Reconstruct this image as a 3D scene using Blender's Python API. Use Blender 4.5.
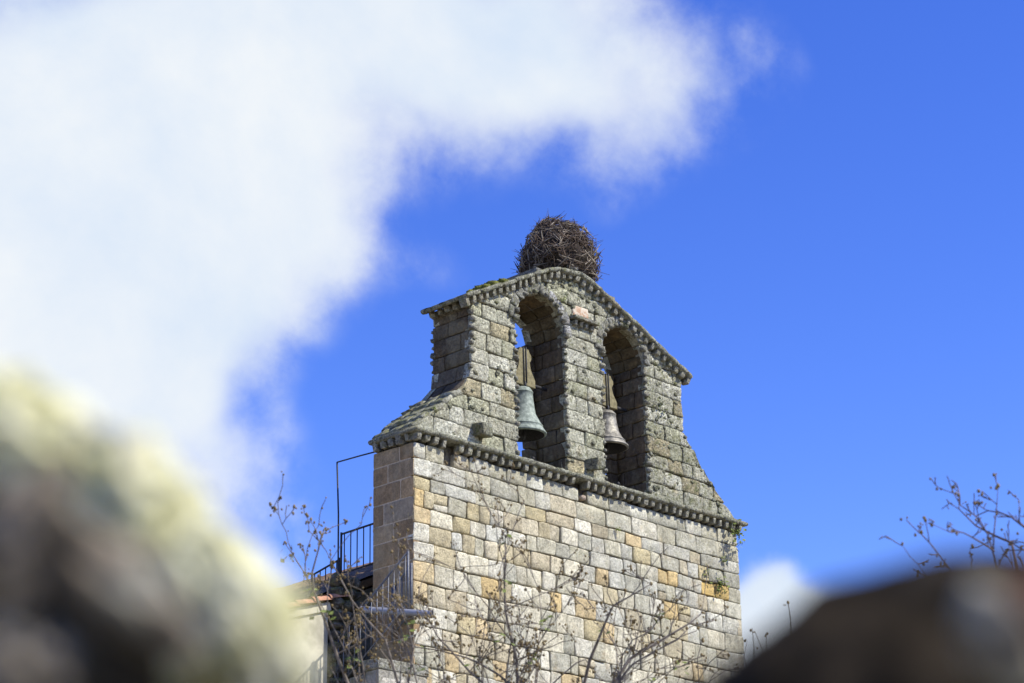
import bpy, bmesh, math, random
from mathutils import Vector, Matrix, noise
rad = math.radians
for o in list(bpy.data.objects): bpy.data.objects.remove(o)
S = bpy.context.scene
COL = S.collection

# ------------------------------------------------------------------ camera
FL, YAW, PIT, ROL = 2050.0, rad(46.45), rad(20.6), rad(-1.16)
CAM = Vector((-22.051, -23.235, 1.65))
f_ = Vector((math.cos(PIT)*math.sin(YAW), math.cos(PIT)*math.cos(YAW), math.sin(PIT)))
r0 = Vector((math.cos(YAW), -math.sin(YAW), 0)); u0 = r0.cross(f_)
r_ = math.cos(ROL)*r0 + math.sin(ROL)*u0
u_ = -math.sin(ROL)*r0 + math.cos(ROL)*u0
cd = bpy.data.cameras.new('camera'); cam = bpy.data.objects.new('camera', cd); COL.objects.link(cam)
M = Matrix((r_, u_, -f_)).transposed().to_4x4(); M.translation = CAM
cam.matrix_world = M
cd.sensor_width = 36.0; cd.lens = FL/1024*36
cd.clip_start = 0.05; cd.clip_end = 6000
cd.dof.use_dof = True; cd.dof.focus_distance = 34.5; cd.dof.aperture_fstop = 3.4
S.camera = cam
def ray(px, py): return f_ + (px-512)/FL*r_ - (py-341.5)/FL*u_
def at(px, py, D): return CAM + ray(px, py)*D

# ------------------------------------------------------------------ light
SUN_EL, SUN_AZ = rad(46), rad(28)         # azimuth measured from -Y (the facade's normal) towards +X
sdir = Vector((math.sin(SUN_AZ)*math.cos(SUN_EL), -math.cos(SUN_AZ)*math.cos(SUN_EL), math.sin(SUN_EL)))
sl = bpy.data.lights.new('sun', 'SUN'); so = bpy.data.objects.new('sun', sl); COL.objects.link(so)
sl.energy = 5.0; sl.angle = rad(0.53); sl.color = (1.0, 0.955, 0.83)
so.rotation_euler = (-sdir).to_track_quat('-Z', 'Y').to_euler()
so.location = sdir*80
W = bpy.data.worlds.new('World'); S.world = W; W.use_nodes = True
wt = W.node_tree; wt.nodes.clear(); N = wt.nodes.new; L = wt.links.new
wo = N('ShaderNodeOutputWorld'); bg = N('ShaderNodeBackground'); L(bg.outputs[0], wo.inputs[0])
sky = N('ShaderNodeTexSky'); sky.sky_type = 'NISHITA'; sky.sun_disc = False
sky.sun_elevation = SUN_EL; sky.sun_rotation = math.atan2(sdir.x, sdir.y)
sky.altitude = 900; sky.air_density = 1.0; sky.dust_density = 0.15; sky.ozone_density = 3.0
hs = N('ShaderNodeHueSaturation'); hs.inputs['Saturation'].default_value = 1.30; hs.inputs['Value'].default_value = 1.60
hs.inputs['Hue'].default_value = 0.5265
L(sky.outputs[0], hs.inputs['Color'])
bg.inputs['Strength'].default_value = 0.112
tc = N('ShaderNodeTexCoord')
def wmath(op, a, b=None, clamp=False):
    n = N('ShaderNodeMath'); n.operation = op; n.use_clamp = clamp
    for i, v in enumerate((a, b)):
        if v is None: continue
        if isinstance(v, (int, float)): n.inputs[i].default_value = v
        else: L(v, n.inputs[i])
    return n.outputs[0]
def wnoise(scale, detail, rough, dist=0.0, off=(0, 0, 0)):
    v = N('ShaderNodeVectorMath'); v.operation = 'ADD'; v.inputs[1].default_value = off
    L(tc.outputs['Generated'], v.inputs[0])
    n = N('ShaderNodeTexNoise'); n.inputs['Scale'].default_value = scale; n.inputs['Detail'].default_value = detail
    n.inputs['Roughness'].default_value = rough; n.inputs['Distortion'].default_value = dist
    L(v.outputs[0], n.inputs['Vector']); return n
warp = wnoise(7, 3, .5)
wv = N('ShaderNodeVectorMath'); wv.operation = 'SUBTRACT'; L(warp.outputs['Color'], wv.inputs[0]); wv.inputs[1].default_value = (.5, .5, .5)
ws = N('ShaderNodeVectorMath'); ws.operation = 'SCALE'; L(wv.outputs[0], ws.inputs[0]); ws.inputs['Scale'].default_value = 0.11
wa = N('ShaderNodeVectorMath'); wa.operation = 'ADD'; L(tc.outputs['Generated'], wa.inputs[0]); L(ws.outputs[0], wa.inputs[1])
wdir = wa.outputs[0]
# cloud bank: directions (given once as unit vectors of the sky) and angular radii
def sdirpx(px, py): return ray(px, py).normalized()
blobs = [(-60, 160, 330, 1.2), (110, 250, 230, 1.2), (150, 60, 230, .95), (60, 430, 250, 1.05), (200, 180, 190, 1.0), (330, 60, 190, .8),
         (470, 60, 170, .82), (590, 55, 160, .8), (690, 60, 130, .62), (745, 60, 70, .22), (400, 265, 70, .3), (270, 440, 120, .22), (285, 250, 140, .75), (170, 400, 160, .8), (-260, 350, 350, 1.2),
         (235, 480, 125, .42), (640, 130, 90, .3), (420, 10, 150, .8), (560, -40, 160, .8),
         (775, 607, 80, 1.7), (832, 612, 70, 1.7), (750, 645, 100, 1.35), (840, 660, 90, 1.35), (240, 10, 150, .6), (330, 20, 120, .15), (310, 545, 85, .36), (250, 560, 100, .4)]
dens = None
for px, py, rr, amp in blobs:
    c = sdirpx(px, py)
    d = N('ShaderNodeVectorMath'); d.operation = 'DISTANCE'; L(wdir, d.inputs[0]); d.inputs[1].default_value = c
    mr = N('ShaderNodeMapRange'); mr.interpolation_type = 'SMOOTHSTEP'
    mr.inputs['From Min'].default_value = 0; mr.inputs['From Max'].default_value = rr/FL*1.02
    mr.inputs['To Min'].default_value = amp; mr.inputs['To Max'].default_value = 0
    L(d.outputs['Value'], mr.inputs['Value'])
    dens = mr.outputs[0] if dens is None else wmath('ADD', dens, mr.outputs[0])
n1 = wnoise(12, 12, .62, .08, (3.1, 1.7, .4))
n1b = wmath('MULTIPLY', wmath('SUBTRACT', n1.outputs[0], .5), 2.4)
dens = wmath('MINIMUM', dens, 1.6)
gate = wmath('MULTIPLY', dens, 2.2, True)
core = N('ShaderNodeMapRange'); core.interpolation_type = 'SMOOTHSTEP'; L(dens, core.inputs['Value'])
core.inputs['From Min'].default_value = .75; core.inputs['From Max'].default_value = 1.5; core.inputs['To Min'].default_value = 1.0; core.inputs['To Max'].default_value = .22
dd = wmath('ADD', dens, wmath('MULTIPLY', wmath('MULTIPLY', n1b, gate), core.outputs[0]))
cl = N('ShaderNodeMapRange'); cl.interpolation_type = 'SMOOTHSTEP'
cl.inputs['From Min'].default_value = 0.10; cl.inputs['From Max'].default_value = 1.55
L(dd, cl.inputs['Value'])
n2 = wnoise(5, 9, .6, .15, (7, 2, 5))
shade = N('ShaderNodeMapRange'); L(n2.outputs[0], shade.inputs['Value'])
shade.inputs['From Min'].default_value = .35; shade.inputs['From Max'].default_value = .65
shade.inputs['To Min'].default_value = 0; shade.inputs['To Max'].default_value = 1
cc = N('ShaderNodeMix'); cc.data_type = 'RGBA'; L(shade.outputs[0], cc.inputs[0])
cc.inputs[6].default_value = (4.5, 5.2, 6.1, 1); cc.inputs[7].default_value = (6.1, 6.25, 6.25, 1)
mx = N('ShaderNodeMix'); mx.data_type = 'RGBA'
L(wmath('MULTIPLY', cl.outputs[0], .97), mx.inputs[0]); L(hs.outputs[0], mx.inputs[6]); L(cc.outputs[2], mx.inputs[7])
L(mx.outputs[2], bg.inputs['Color'])
S.view_settings.view_transform = 'Standard'; S.view_settings.look = 'None'
S.view_settings.exposure = 0.48; S.view_settings.gamma = 1.0; S.view_settings.use_curve_mapping = False

# ------------------------------------------------------------------ helpers
rng = random.Random(7)
def tag(o, label=None, cat=None, group=None, kind=None):
    if label: o['label'] = label
    if cat: o['category'] = cat
    if group: o['group'] = group
    if kind: o['kind'] = kind
    return o
def empty(name, loc, label, cat, group=None):
    o = bpy.data.objects.new(name, None); o.empty_display_size = .2; COL.objects.link(o); o.location = loc
    return tag(o, label, cat, group)
class MB:
    def __init__(s): s.v = []; s.f = []; s.c = []
    def add(s, v, c=(1, 1, 1, 1)): s.v.append(tuple(v)); s.c.append(c); return len(s.v)-1
    def quad(s, *i): s.f.append(i)
    def build(s, name, mat, parent=None, smooth=True, fix=True):
        me = bpy.data.meshes.new(name)
        off = parent.matrix_world.translation if parent else Vector((0, 0, 0))
        base = Vector((0, 0, 0))
        p = parent
        while p is not None: base += Vector(p.location); p = p.parent
        me.from_pydata([(a[0]-base.x, a[1]-base.y, a[2]-base.z) for a in s.v], [], s.f)
        at_ = me.attributes.new('col', 'FLOAT_COLOR', 'POINT')
        at_.data.foreach_set('color', [x for c in s.c for x in (c if len(c) == 4 else (*c, 1))])
        if fix:
            bm = bmesh.new(); bm.from_mesh(me); bmesh.ops.recalc_face_normals(bm, faces=bm.faces); bm.to_mesh(me); bm.free()
        me.polygons.foreach_set('use_smooth', [smooth]*len(me.polygons))
        me.materials.append(mat)
        o = bpy.data.objects.new(name, me); COL.objects.link(o)
        if parent: o.parent = parent
        return o
def fbm(p, sc, oct=3):
    return noise.fractal(Vector(p)*sc, 1.0, 2.1, oct, noise_basis='PERLIN_ORIGINAL')
def box(mb, c, sx, sy, sz, ax=(1, 0, 0), ay=(0, 1, 0), az=(0, 0, 1), col=(1, 1, 1, 1), bev=.15, jit=0.0, rg=None):
    """a small bevelled block: 24 verts"""
    c = Vector(c); ax = Vector(ax); ay = Vector(ay); az = Vector(az); b = bev*min(sx, sy, sz)
    bm = bmesh.new(); bmesh.ops.create_cube(bm, size=1)
    for v in bm.verts: v.co = Vector((v.co.x*sx, v.co.y*sy, v.co.z*sz))
    bmesh.ops.bevel(bm, geom=list(bm.edges), offset=b, segments=2, affect='EDGES', profile=.6)
    k = len(mb.v)
    for v in bm.verts:
        p = c + ax*v.co.x + ay*v.co.y + az*v.co.z
        if jit: p += noise.noise_vector(p*9)*jit
        mb.add(p, col)
    for fc in bm.faces: mb.f.append(tuple(k+v.index for v in fc.verts))
    bm.free()
def tube(mb, pts, rads, n=6, col=(1, 1, 1, 1), cap=True):
    pts = [Vector(p) for p in pts]; k0 = len(mb.v); prev = None
    for i, p in enumerate(pts):
        t = (pts[min(i+1, len(pts)-1)] - pts[max(i-1, 0)]).normalized()
        a = t.orthogonal().normalized() if prev is None else (prev - t*prev.dot(t)).normalized()
        prev = a; b = t.cross(a)
        for j in range(n):
            w = 2*math.pi*j/n
            mb.add(p + (a*math.cos(w)+b*math.sin(w))*rads[i], col)
    for i in range(len(pts)-1):
        for j in range(n):
            q = k0+i*n; mb.f.append((q+j, q+(j+1) % n, q+n+(j+1) % n, q+n+j))
    if cap:
        mb.f.append(tuple(range(k0+n-1, k0-1, -1))); e = k0+(len(pts)-1)*n; mb.f.append(tuple(range(e, e+n)))
def lathe(mb, prof, c, n=40, col=(1, 1, 1, 1)):
    k = len(mb.v)
    for (r, z) in prof:
        for j in range(n):
            w = 2*math.pi*j/n; mb.add((c[0]+r*math.cos(w), c[1]+r*math.sin(w), c[2]+z), col)
    for i in range(len(prof)-1):
        for j in range(n): mb.f.append((k+i*n+j, k+i*n+(j+1) % n, k+(i+1)*n+(j+1) % n, k+(i+1)*n+j))
def ico(mb, c, r, sub=2, rough=.25, sc=(1, 1, 1), col=(1, 1, 1, 1), freq=1.3, R=None, oct=4, ridged=0):
    bm = bmesh.new(); bmesh.ops.create_icosphere(bm, subdivisions=sub, radius=1); k = len(mb.v)
    s = Vector(c)*13.7
    for v in bm.verts:
        d = v.co.normalized(); n = fbm(d*freq+s, 1, oct)
        if ridged: n -= ridged*abs(fbm(d*freq*2.3+s, 1, 3))
        q = d*(1+rough*n); q = Vector((q.x*sc[0], q.y*sc[1], q.z*sc[2]))*r
        if R is not None: q = R @ q
        mb.add(Vector(c)+q, col)
    for fc in bm.faces: mb.f.append(tuple(k+v.index for v in fc.verts))
    bm.free()
def interp(tab, z, i, o):
    if z <= tab[0][i]: return tab[0][o]
    for a, b in zip(tab, tab[1:]):
        if z <= b[i]:
            return a[o]+(b[o]-a[o])*(z-a[i])/(b[i]-a[i]) if b[i] > a[i] else b[o]
    return tab[-1][o]

# ------------------------------------------------------------------ materials
def newmat(name):
    m = bpy.data.materials.new(name); m.use_nodes = True; t = m.node_tree
    return m, t, t.nodes['Principled BSDF']
class G:
    def __init__(s, t): s.t = t
    def n(s, ty, **kw):
        x = s.t.nodes.new(ty)
        for k, v in kw.items(): setattr(x, k, v)
        return x
    def l(s, a, b): s.t.links.new(a, b)
    def noise(s, scale, detail=5, rough=.6, dist=0.0, vec=None):
        x = s.n('ShaderNodeTexNoise'); x.inputs['Scale'].default_value = scale; x.inputs['Detail'].default_value = detail
        x.inputs['Roughness'].default_value = rough; x.inputs['Distortion'].default_value = dist
        if vec is None:
            if not hasattr(s, 'tc'): s.tc = s.n('ShaderNodeNewGeometry')
            vec = s.tc.outputs['Position']
        s.l(vec, x.inputs['Vector']); return x.outputs[0]
    def ramp(s, v, a, b, lo=0.0, hi=1.0):
        x = s.n('ShaderNodeMapRange'); x.interpolation_type = 'SMOOTHSTEP'
        x.inputs['From Min'].default_value = a; x.inputs['From Max'].default_value = b
        x.inputs['To Min'].default_value = lo; x.inputs['To Max'].default_value = hi
        s.l(v, x.inputs['Value']); return x.outputs[0]
    def math(s, op, a, b):
        x = s.n('ShaderNodeMath', operation=op)
        for i, v in enumerate((a, b)):
            if isinstance(v, (int, float)): x.inputs[i].default_value = v
            else: s.l(v, x.inputs[i])
        return x.outputs[0]
    def mix(s, fac, a, b, mode='MIX'):
        x = s.n('ShaderNodeMix', data_type='RGBA', blend_type=mode)
        for i, v in ((0, fac), (6, a), (7, b)):
            if isinstance(v, (int, float)): x.inputs[i].default_value = v
            elif isinstance(v, tuple): x.inputs[i].default_value = (*v, 1) if len(v) == 3 else v
            else: s.l(v, x.inputs[i])
        return x.outputs[2]
def stone_mat(name, lichen=1.0, grain=1.0, speck=.6, olive=.3, bump=.012, scale=1.0, moss_up=0.0):
    m, t, p = newmat(name); g = G(t)
    a = g.n('ShaderNodeAttribute', attribute_name='col')
    c = a.outputs['Color']
    tone = g.math('MULTIPLY', g.ramp(g.noise(5*scale, 7, .7), .3, .7, .72, 1.2), g.ramp(g.noise(19*scale, 7, .75), *(.3, .7, 1-.38*grain, 1+.36*grain)))
    tv = g.n('ShaderNodeCombineColor'); [g.l(tone, tv.inputs[i]) for i in range(3)]
    c = g.mix(1.0, c, tv.outputs[0], 'MULTIPLY')
    mp = g.n('ShaderNodeMapping'); mp.inputs['Scale'].default_value = (2.2, 2.2, .28)
    if not hasattr(g, 'tc'): g.tc = g.n('ShaderNodeNewGeometry')
    g.l(g.tc.outputs['Position'], mp.inputs['Vector'])
    streak = g.ramp(g.noise(1.6, 7, .68, .3, mp.outputs[0]), .50, .68)
    c = g.mix(g.math('MULTIPLY', streak, .42), c, (.20, .185, .13))
    c = g.mix(g.math('MULTIPLY', g.ramp(g.noise(.9, 6, .65, .2), .50, .64), .30), c, (.40, .36, .235))
    # warm stain
    c = g.mix(g.math('MULTIPLY', g.ramp(g.noise(2.3*scale, 5, .6), .55, .72), .35), c, (.42, .30, .15))
    # pale crustose lichen
    lz = g.ramp(g.noise(11*scale, 7, .68), .52, .62)
    c = g.mix(g.math('MULTIPLY', lz, g.math('MULTIPLY', a.outputs['Alpha'], .55*lichen)), c, (.40, .41, .37))
    # olive lichen and moss
    oz = g.ramp(g.noise(7*scale, 6, .7, .4), .50, .66)
    c = g.mix(g.math('MULTIPLY', oz, g.math('MULTIPLY', a.outputs['Alpha'], olive)), c, (.185, .19, .09))
    # dark specks
    sp = g.ramp(g.noise(30*scale, 6, .78), .50, .60)
    big = g.ramp(g.noise(4*scale, 4, .6), .40, .60, .12, 1.0)
    c = g.mix(g.math('MULTIPLY', g.math('MULTIPLY', sp, big), speck), c, (.075, .075, .062))
    if moss_up:
        ge = g.n('ShaderNodeNewGeometry'); sx = g.n('ShaderNodeSeparateXYZ'); g.l(ge.outputs['True Normal'], sx.inputs[0])
        up = g.ramp(sx.outputs[2], .25, .8)
        mz = g.ramp(g.noise(9, 6, .7), .38, .56)
        c = g.mix(g.math('MULTIPLY', g.math('MULTIPLY', up, mz), moss_up), c, (.23, .225, .085))
    g.l(c, p.inputs['Base Color']); p.inputs['Roughness'].default_value = .95; p.inputs['Specular IOR Level'].default_value = .15
    b = g.n('ShaderNodeBump'); b.inputs['Strength'].default_value = 1.0; b.inputs['Distance'].default_value = bump
    h = g.math('ADD', g.math('MULTIPLY', g.noise(16*scale, 8, .72), 1.0), g.math('MULTIPLY', sp, -.25))
    g.l(h, b.inputs['Height']); g.l(b.outputs[0], p.inputs['Normal'])
    return m
M_wall = stone_mat('ashlar_stone', .5, .62, .42, .38, .02)
M_gable = stone_mat('lichened_stone', .7, 1.0, .85, .95, .07)
M_moss = stone_mat('mossy_stone', .6, 1.0, .8, .85, .06, 1.0, .8)
M_side = stone_mat('brown_ashlar', .2, .6, .3, .1, .01)  # end wall stone with little lichen; the brown comes from the block colours
M_core = stone_mat('rubble_core', .3, .8, .5, .3, .03)
def simple(name, col, rough=.8, metal=0.0, var=.25, sc=20, bump=0.0, col2=None):
    m, t, p = newmat(name); g = G(t)
    n = g.noise(sc, 6, .65)
    c = g.mix(g.ramp(n, .3, .7), tuple(x*(1-var) for x in col), tuple(min(1, x*(1+var)) for x in (col2 or col)))
    g.l(c, p.inputs['Base Color']); p.inputs['Roughness'].default_value = rough; p.inputs['Metallic'].default_value = metal
    p.inputs['Specular IOR Level'].default_value = .3
    if bump:
        b = g.n('ShaderNodeBump'); b.inputs['Distance'].default_value = bump; g.l(g.noise(sc*1.7, 6, .7), b.inputs['Height']); g.l(b.outputs[0], p.inputs['Normal'])
    return m
M_mortar = simple('lime_mortar', (.50, .39, .26), .95, 0, .2, 25, .01)
M_green = simple('verdigris_bronze', (.175, .21, .18), .7, .1, .3, 14, .004, (.235, .265, .225))
M_bronze = simple('dull_bronze', (.17, .16, .135), .55, .35, .4, 12, .003, (.23, .215, .18))
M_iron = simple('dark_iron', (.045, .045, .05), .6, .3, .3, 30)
M_galv = simple('grey_painted_iron', (.13, .135, .15), .55, .3, .3, 30)
M_yoke = simple('weathered_yoke_wood', (.19, .165, .09), .9, 0, .3, 16, .012)
M_stick = simple('dry_sticks', (.10, .073, .055), .95, 0, .55, 9, 0)
M_stickp = simple('bleached_sticks', (.24, .205, .16), .95, 0, .4, 9, 0)
M_nestcore = simple('nest_litter', (.045, .035, .028), 1, 0, .5, 30, .03)
M_bark = simple('twig_bark', (.165, .14, .115), .9, 0, .45, 25, 0)
M_barkr = simple('purplish_bark', (.12, .085, .085), .9, 0, .45, 25, 0)
M_bud = simple('brown_buds', (.17, .125, .055), .9, 0, .5, 30, 0)
M_leaf = simple('young_leaves', (.13, .16, .035), .8, 0, .45, 20, 0)
M_mosspad = simple('moss_pad', (.12, .125, .03), 1, 0, .5, 30, .02)
M_white = simple('limewashed_plaster', (.43, .40, .32), .95, 0, .28, 2.2, .01)
M_tile = simple('terracotta_tile', (.36, .185, .115), .9, 0, .35, 7, .008)
M_oldtile = simple('weathered_roof_tile', (.17, .11, .065), .95, 0, .5, 6, .02)
M_pipe = simple('zinc_pipe', (.27, .28, .32), .5, .3, .15, 12)
M_wood = simple('old_eave_boards', (.15, .09, .045), .95, 0, .3, 12)

# ------------------------------------------------------------------ ground
def gridsheet(name, mat, x0, x1, y0, y1, nx, ny, zf, kind):
    mb = MB()
    for i in range(nx+1):
        for j in range(ny+1):
            x = x0+(x1-x0)*i/nx; y = y0+(y1-y0)*j/ny; mb.add((x, y, zf(x, y)))
    for i in range(nx):
        for j in range(ny):
            a = i*(ny+1)+j; mb.f.append((a, a+ny+1, a+ny+2, a+1))
    o = mb.build(name, mat); tag(o, kind=kind); return o
m, t, p = newmat('bounce_earth'); g = G(t)
c = g.mix(g.ramp(g.noise(.6, 8, .7), .35, .65), (.20, .165, .10), (.27, .22, .145))  # unseen bare earth, coloured lighter and warmer to bounce light onto shaded faces
g.l(c, p.inputs['Base Color']); p.inputs['Roughness'].default_value = 1
gridsheet('ground', m, -1500, 1500, -1500, 1500, 60, 60, lambda x, y: 0.0, 'structure')

# ------------------------------------------------------------------ masonry
def block(mb, P, s0, s1, t0, t1, col, seed=0, proud=0.0, dep=.14, rnd=.022, rough=.006, step=.075, gap=.006, jit=.014, rfreq=9, flat=False):
    rg = random.Random(seed); s0 += gap; s1 -= gap; t0 += gap; t1 -= gap
    if s1-s0 < .02 or t1-t0 < .02: return
    def grid(a, b):
        e = min(.022, (b-a)*.25); n = max(1, int((b-a-2*e)/step+.5))
        return [a, a+e*.45]+[a+e+(b-a-2*e)*i/n for i in range(n+1)]+[b-e*.45, b]
    ss, ts = grid(s0, s1), grid(t0, t1)
    cj = [(rg.uniform(-jit, jit), rg.uniform(-jit, jit)) for _ in range(4)]
    cr = [rg.uniform(.2, 1.0)*.05 for _ in range(4)]
    tilt = (0, 0) if flat else (rg.uniform(-.012, .012), rg.uniform(-.012, .012)); k = len(mb.v)
    nI, nJ = len(ss), len(ts); edge = {}
    for i, s in enumerate(ss):
        a = (s-s0)/(s1-s0)
        for j, t in enumerate(ts):
            b = (t-t0)/(t1-t0)
            js = (cj[0][0]*(1-a)+cj[1][0]*a)*(1-b)+(cj[2][0]*(1-a)+cj[3][0]*a)*b
            jt = (cj[0][1]*(1-a)+cj[1][1]*a)*(1-b)+(cj[2][1]*(1-a)+cj[3][1]*a)*b
            d = min(s-s0, s1-s, t-t0, t1-t)
            # rounded corners
            ds = min(s-s0, s1-s); dt = min(t-t0, t1-t); q = (0 if a < .5 else 1)+(0 if b < .5 else 2); R = cr[q]
            cs = ct = 0
            if ds < R and dt < R:
                x, y = R-ds, R-dt; h = math.hypot(x, y); mxy = max(x, y)
                if h > 1e-6:
                    sc = mxy/h; cs = (x-x*sc)*(1 if a < .5 else -1); ct = (y-y*sc)*(1 if b < .5 else -1)
            S_, T_ = s+js*.6+cs, t+jt*.6+ct
            e = max(0.0, 1-d/rnd); n = proud-rnd*.75*e*e + tilt[0]*(a-.5)*2+tilt[1]*(b-.5)*2
            pt = P(S_, T_, 0)
            n += rough*1.6*fbm(pt, rfreq, 4)
            mb.add(P(S_, T_, n), col); edge[(i, j)] = (S_, T_)
    for i in range(nI-1):
        for j in range(nJ-1): a = k+i*nJ+j; mb.f.append((a, a+nJ, a+nJ+1, a+1))
    ring = [(i, 0) for i in range(nI)]+[(nI-1, j) for j in range(1, nJ)]+[(i, nJ-1) for i in range(nI-2, -1, -1)]+[(0, j) for j in range(nJ-2, 0, -1)]
    k2 = len(mb.v)
    for (i, j) in ring:
        mb.add(mb.v[k+i*nJ+j], col); mb.add(P(edge[(i, j)][0], edge[(i, j)][1], -dep), col)
    n = len(ring)
    for q in range(n):
        a, b = k2+2*q, k2+2*((q+1) % n); mb.f.append((a, b, b+1, a+1))
GREY = [(.44, .42, .33), (.50, .48, .395), (.38, .365, .29), (.46, .43, .32), (.54, .525, .44)]
TAN = [(.50, .43, .275), (.52, .44, .26), (.46, .40, .275), (.53, .47, .335)]
ORANGE = [(.56, .42, .205), (.54, .42, .235), (.58, .455, .26)]
CREAM = [(.59, .545, .41), (.62, .585, .47), (.57, .53, .41)]
def pick(rg, z, x):
    if z > 11.4: w = (.86, .09, .0, .05)
    elif z > 10.2: w = (.52, .27, .06, .15)
    elif z > 9.2: w = (.40, .25, .06, .29)
    else: w = (.30, .22, .06, .42)
    if x < 2.0 and z < 11.4: w = (w[0]*.6, w[1]*1.1, w[2]*2.2, w[3]*1.3)
    if x > 6.8: w = (w[0]*1.5, w[1]*.9, w[2]*.8, w[3]*.6)
    k = rg.choices(range(4), w)[0]; c = rg.choice((GREY, TAN, ORANGE, CREAM)[k]); v = rg.uniform(.88, 1.1)
    al = rg.uniform(.3, 1.0) if k == 0 else rg.uniform(.0, .45)
    return (c[0]*v, c[1]*v, c[2]*v, al)
def splits(rg, a, b, lo, hi, prev):
    while True:
        xs = [a]
        while b-xs[-1] > hi*1.15: xs.append(xs[-1]+rg.uniform(lo, hi))
        if b-xs[-1] < lo*.6 and len(xs) > 1: xs.pop()
        xs.append(b)
        bad = sum(1 for x in xs[1:-1] for y in prev if abs(x-y) < .05)
        if bad <= 1 or rg.random() < .12: return xs

LEN, DEP = 8.55, 0.98
tower = empty('bell_gable', (LEN/2, DEP/2, 0), 'tall lichened stone bell gable with two arched openings', 'bell gable')
courses = [11.97, 11.71, 11.39, 11.16, 10.87, 10.60, 10.29, 9.97, 9.63, 9.27, 8.93, 8.60, 8.27]
while courses[-1] > .3: courses.append(courses[-1]-.33)
courses[-1] = 0.0
def wav(s, z): return .028*noise.noise(Vector((s*.5, z*.6, 3.3)))+.012*noise.noise(Vector((s*1.7, z, 8)))
front = lambda s, t, n: Vector((s, -n+.0, t+wav(s, t)))
left = lambda s, t, n: Vector((-n, s, t))
right = lambda s, t, n: Vector((LEN+n+(.0 if t > 9.8 else (9.8-t)*.025), s, t))
backf = lambda s, t, n: Vector((s, DEP+n, t))
wf = MB(); prev = []; rg = random.Random(21)
holes = [(.72, .96, 11.85), (4.03, 4.26, 11.85)]
for ci, (z1, z0) in enumerate(zip(courses, courses[1:])):
    lo, hi = (.22, .54) if ci > 2 else (.3, .8)
    if z0 < 7.4: lo, hi = .5, 1.1
    xs = splits(rg, 0, LEN, lo, hi, prev); prev = xs[1:-1]
    if ci == 0:
        xs = [0, .28, .72, .96, 1.3, 1.75, 2.2, 2.7, 3.1, 3.62, 4.03, 4.26, 4.85, 5.35, 5.9, 6.75, 7.0, 7.45, 7.95, 8.25, LEN]; prev = xs
    for i in range(len(xs)-1):
        if any(abs(xs[i]-h[0]) < .01 and z0 < h[2] < z1 for h in holes): continue
        x = (xs[i]+xs[i+1])/2; col = pick(rg, (z0+z1)/2, x)
        if abs(x-7.85) < .3 and 10.5 < z0 < 10.8: col = (.54, .38, .14, .3)
        st = .085 if z0 > 7.4 else .3
        sp2 = rg.random() < .07 and xs[i+1]-xs[i] < .5 and ci > 1
        pr = rg.uniform(-.012, .014)
        if sp2:
            zm = z0+(z1-z0)*rg.uniform(.4, .6)
            block(wf, front, xs[i], xs[i+1], z0, zm, col, rg.random(), pr, step=st); block(wf, front, xs[i], xs[i+1], zm, z1, pick(rg, z0, x), rg.random(), pr, step=st)
        else: block(wf, front, xs[i], xs[i+1], z0, z1, col, rg.random(), pr, step=st, rnd=rg.choice((.012, .016, .02, .03)), rough=rg.uniform(.005, .011))
box(wf, (4.16, .06, 11.83), .12, .14, .1, col=(.45, .36, .28, .2), bev=.4, jit=.01)
wall = wf.build('front_wall', M_wall, tower)
# right end and back
wr = MB()
for z1, z0 in zip(courses, courses[1:]):
    for a, b in ((0.0, .55), (.55, DEP)):
        block(wr, right, a, b, z0, z1, pick(rg, max(z0, 11.5), 8), rg.random(), rg.uniform(-.01, .035), step=.1, rnd=.04)
    xs = splits(rg, 0, LEN, .5, 1.2, [])
    for a, b in zip(xs, xs[1:]): block(wr, backf, a, b, z0, z1, pick(rg, max(z0, 9), 4), rg.random(), 0, step=.3)
wr.build('rear_wall', M_wall, tower)
# left end: larger squared blocks with pale pointing
ws_ = MB(); zz = 11.97; row = 0
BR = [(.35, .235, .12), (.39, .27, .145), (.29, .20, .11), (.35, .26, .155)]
while zz > 0.2:
    h = rg.uniform(.27, .42); z0 = max(0, zz-h); cut = (.34, .62, .28, .7, .5)[row % 5]+rg.uniform(-.04, .04)
    for a, b in ((0.0, cut), (cut, DEP)):
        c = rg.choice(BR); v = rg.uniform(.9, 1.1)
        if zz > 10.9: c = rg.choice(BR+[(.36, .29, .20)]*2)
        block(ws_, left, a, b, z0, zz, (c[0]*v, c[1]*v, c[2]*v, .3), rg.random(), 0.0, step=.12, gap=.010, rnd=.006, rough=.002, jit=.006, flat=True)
    zz = z0; row += 1
ws_.build('end_wall', M_side, tower)
pm = MB(); box(pm, (.0625, DEP/2+.03, 5.985), .112, DEP-.085, 11.93, bev=.02); pm.build('pointing', M_mortar, tower)
cm = MB(); box(cm, (LEN/2, DEP/2, 6.055), LEN-.22, DEP-.24, 12.07, col=(.13, .11, .085, .3), bev=.01); cm.build('core', M_core, tower)  # core coloured darker to deepen the shade seen between the corbels

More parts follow.
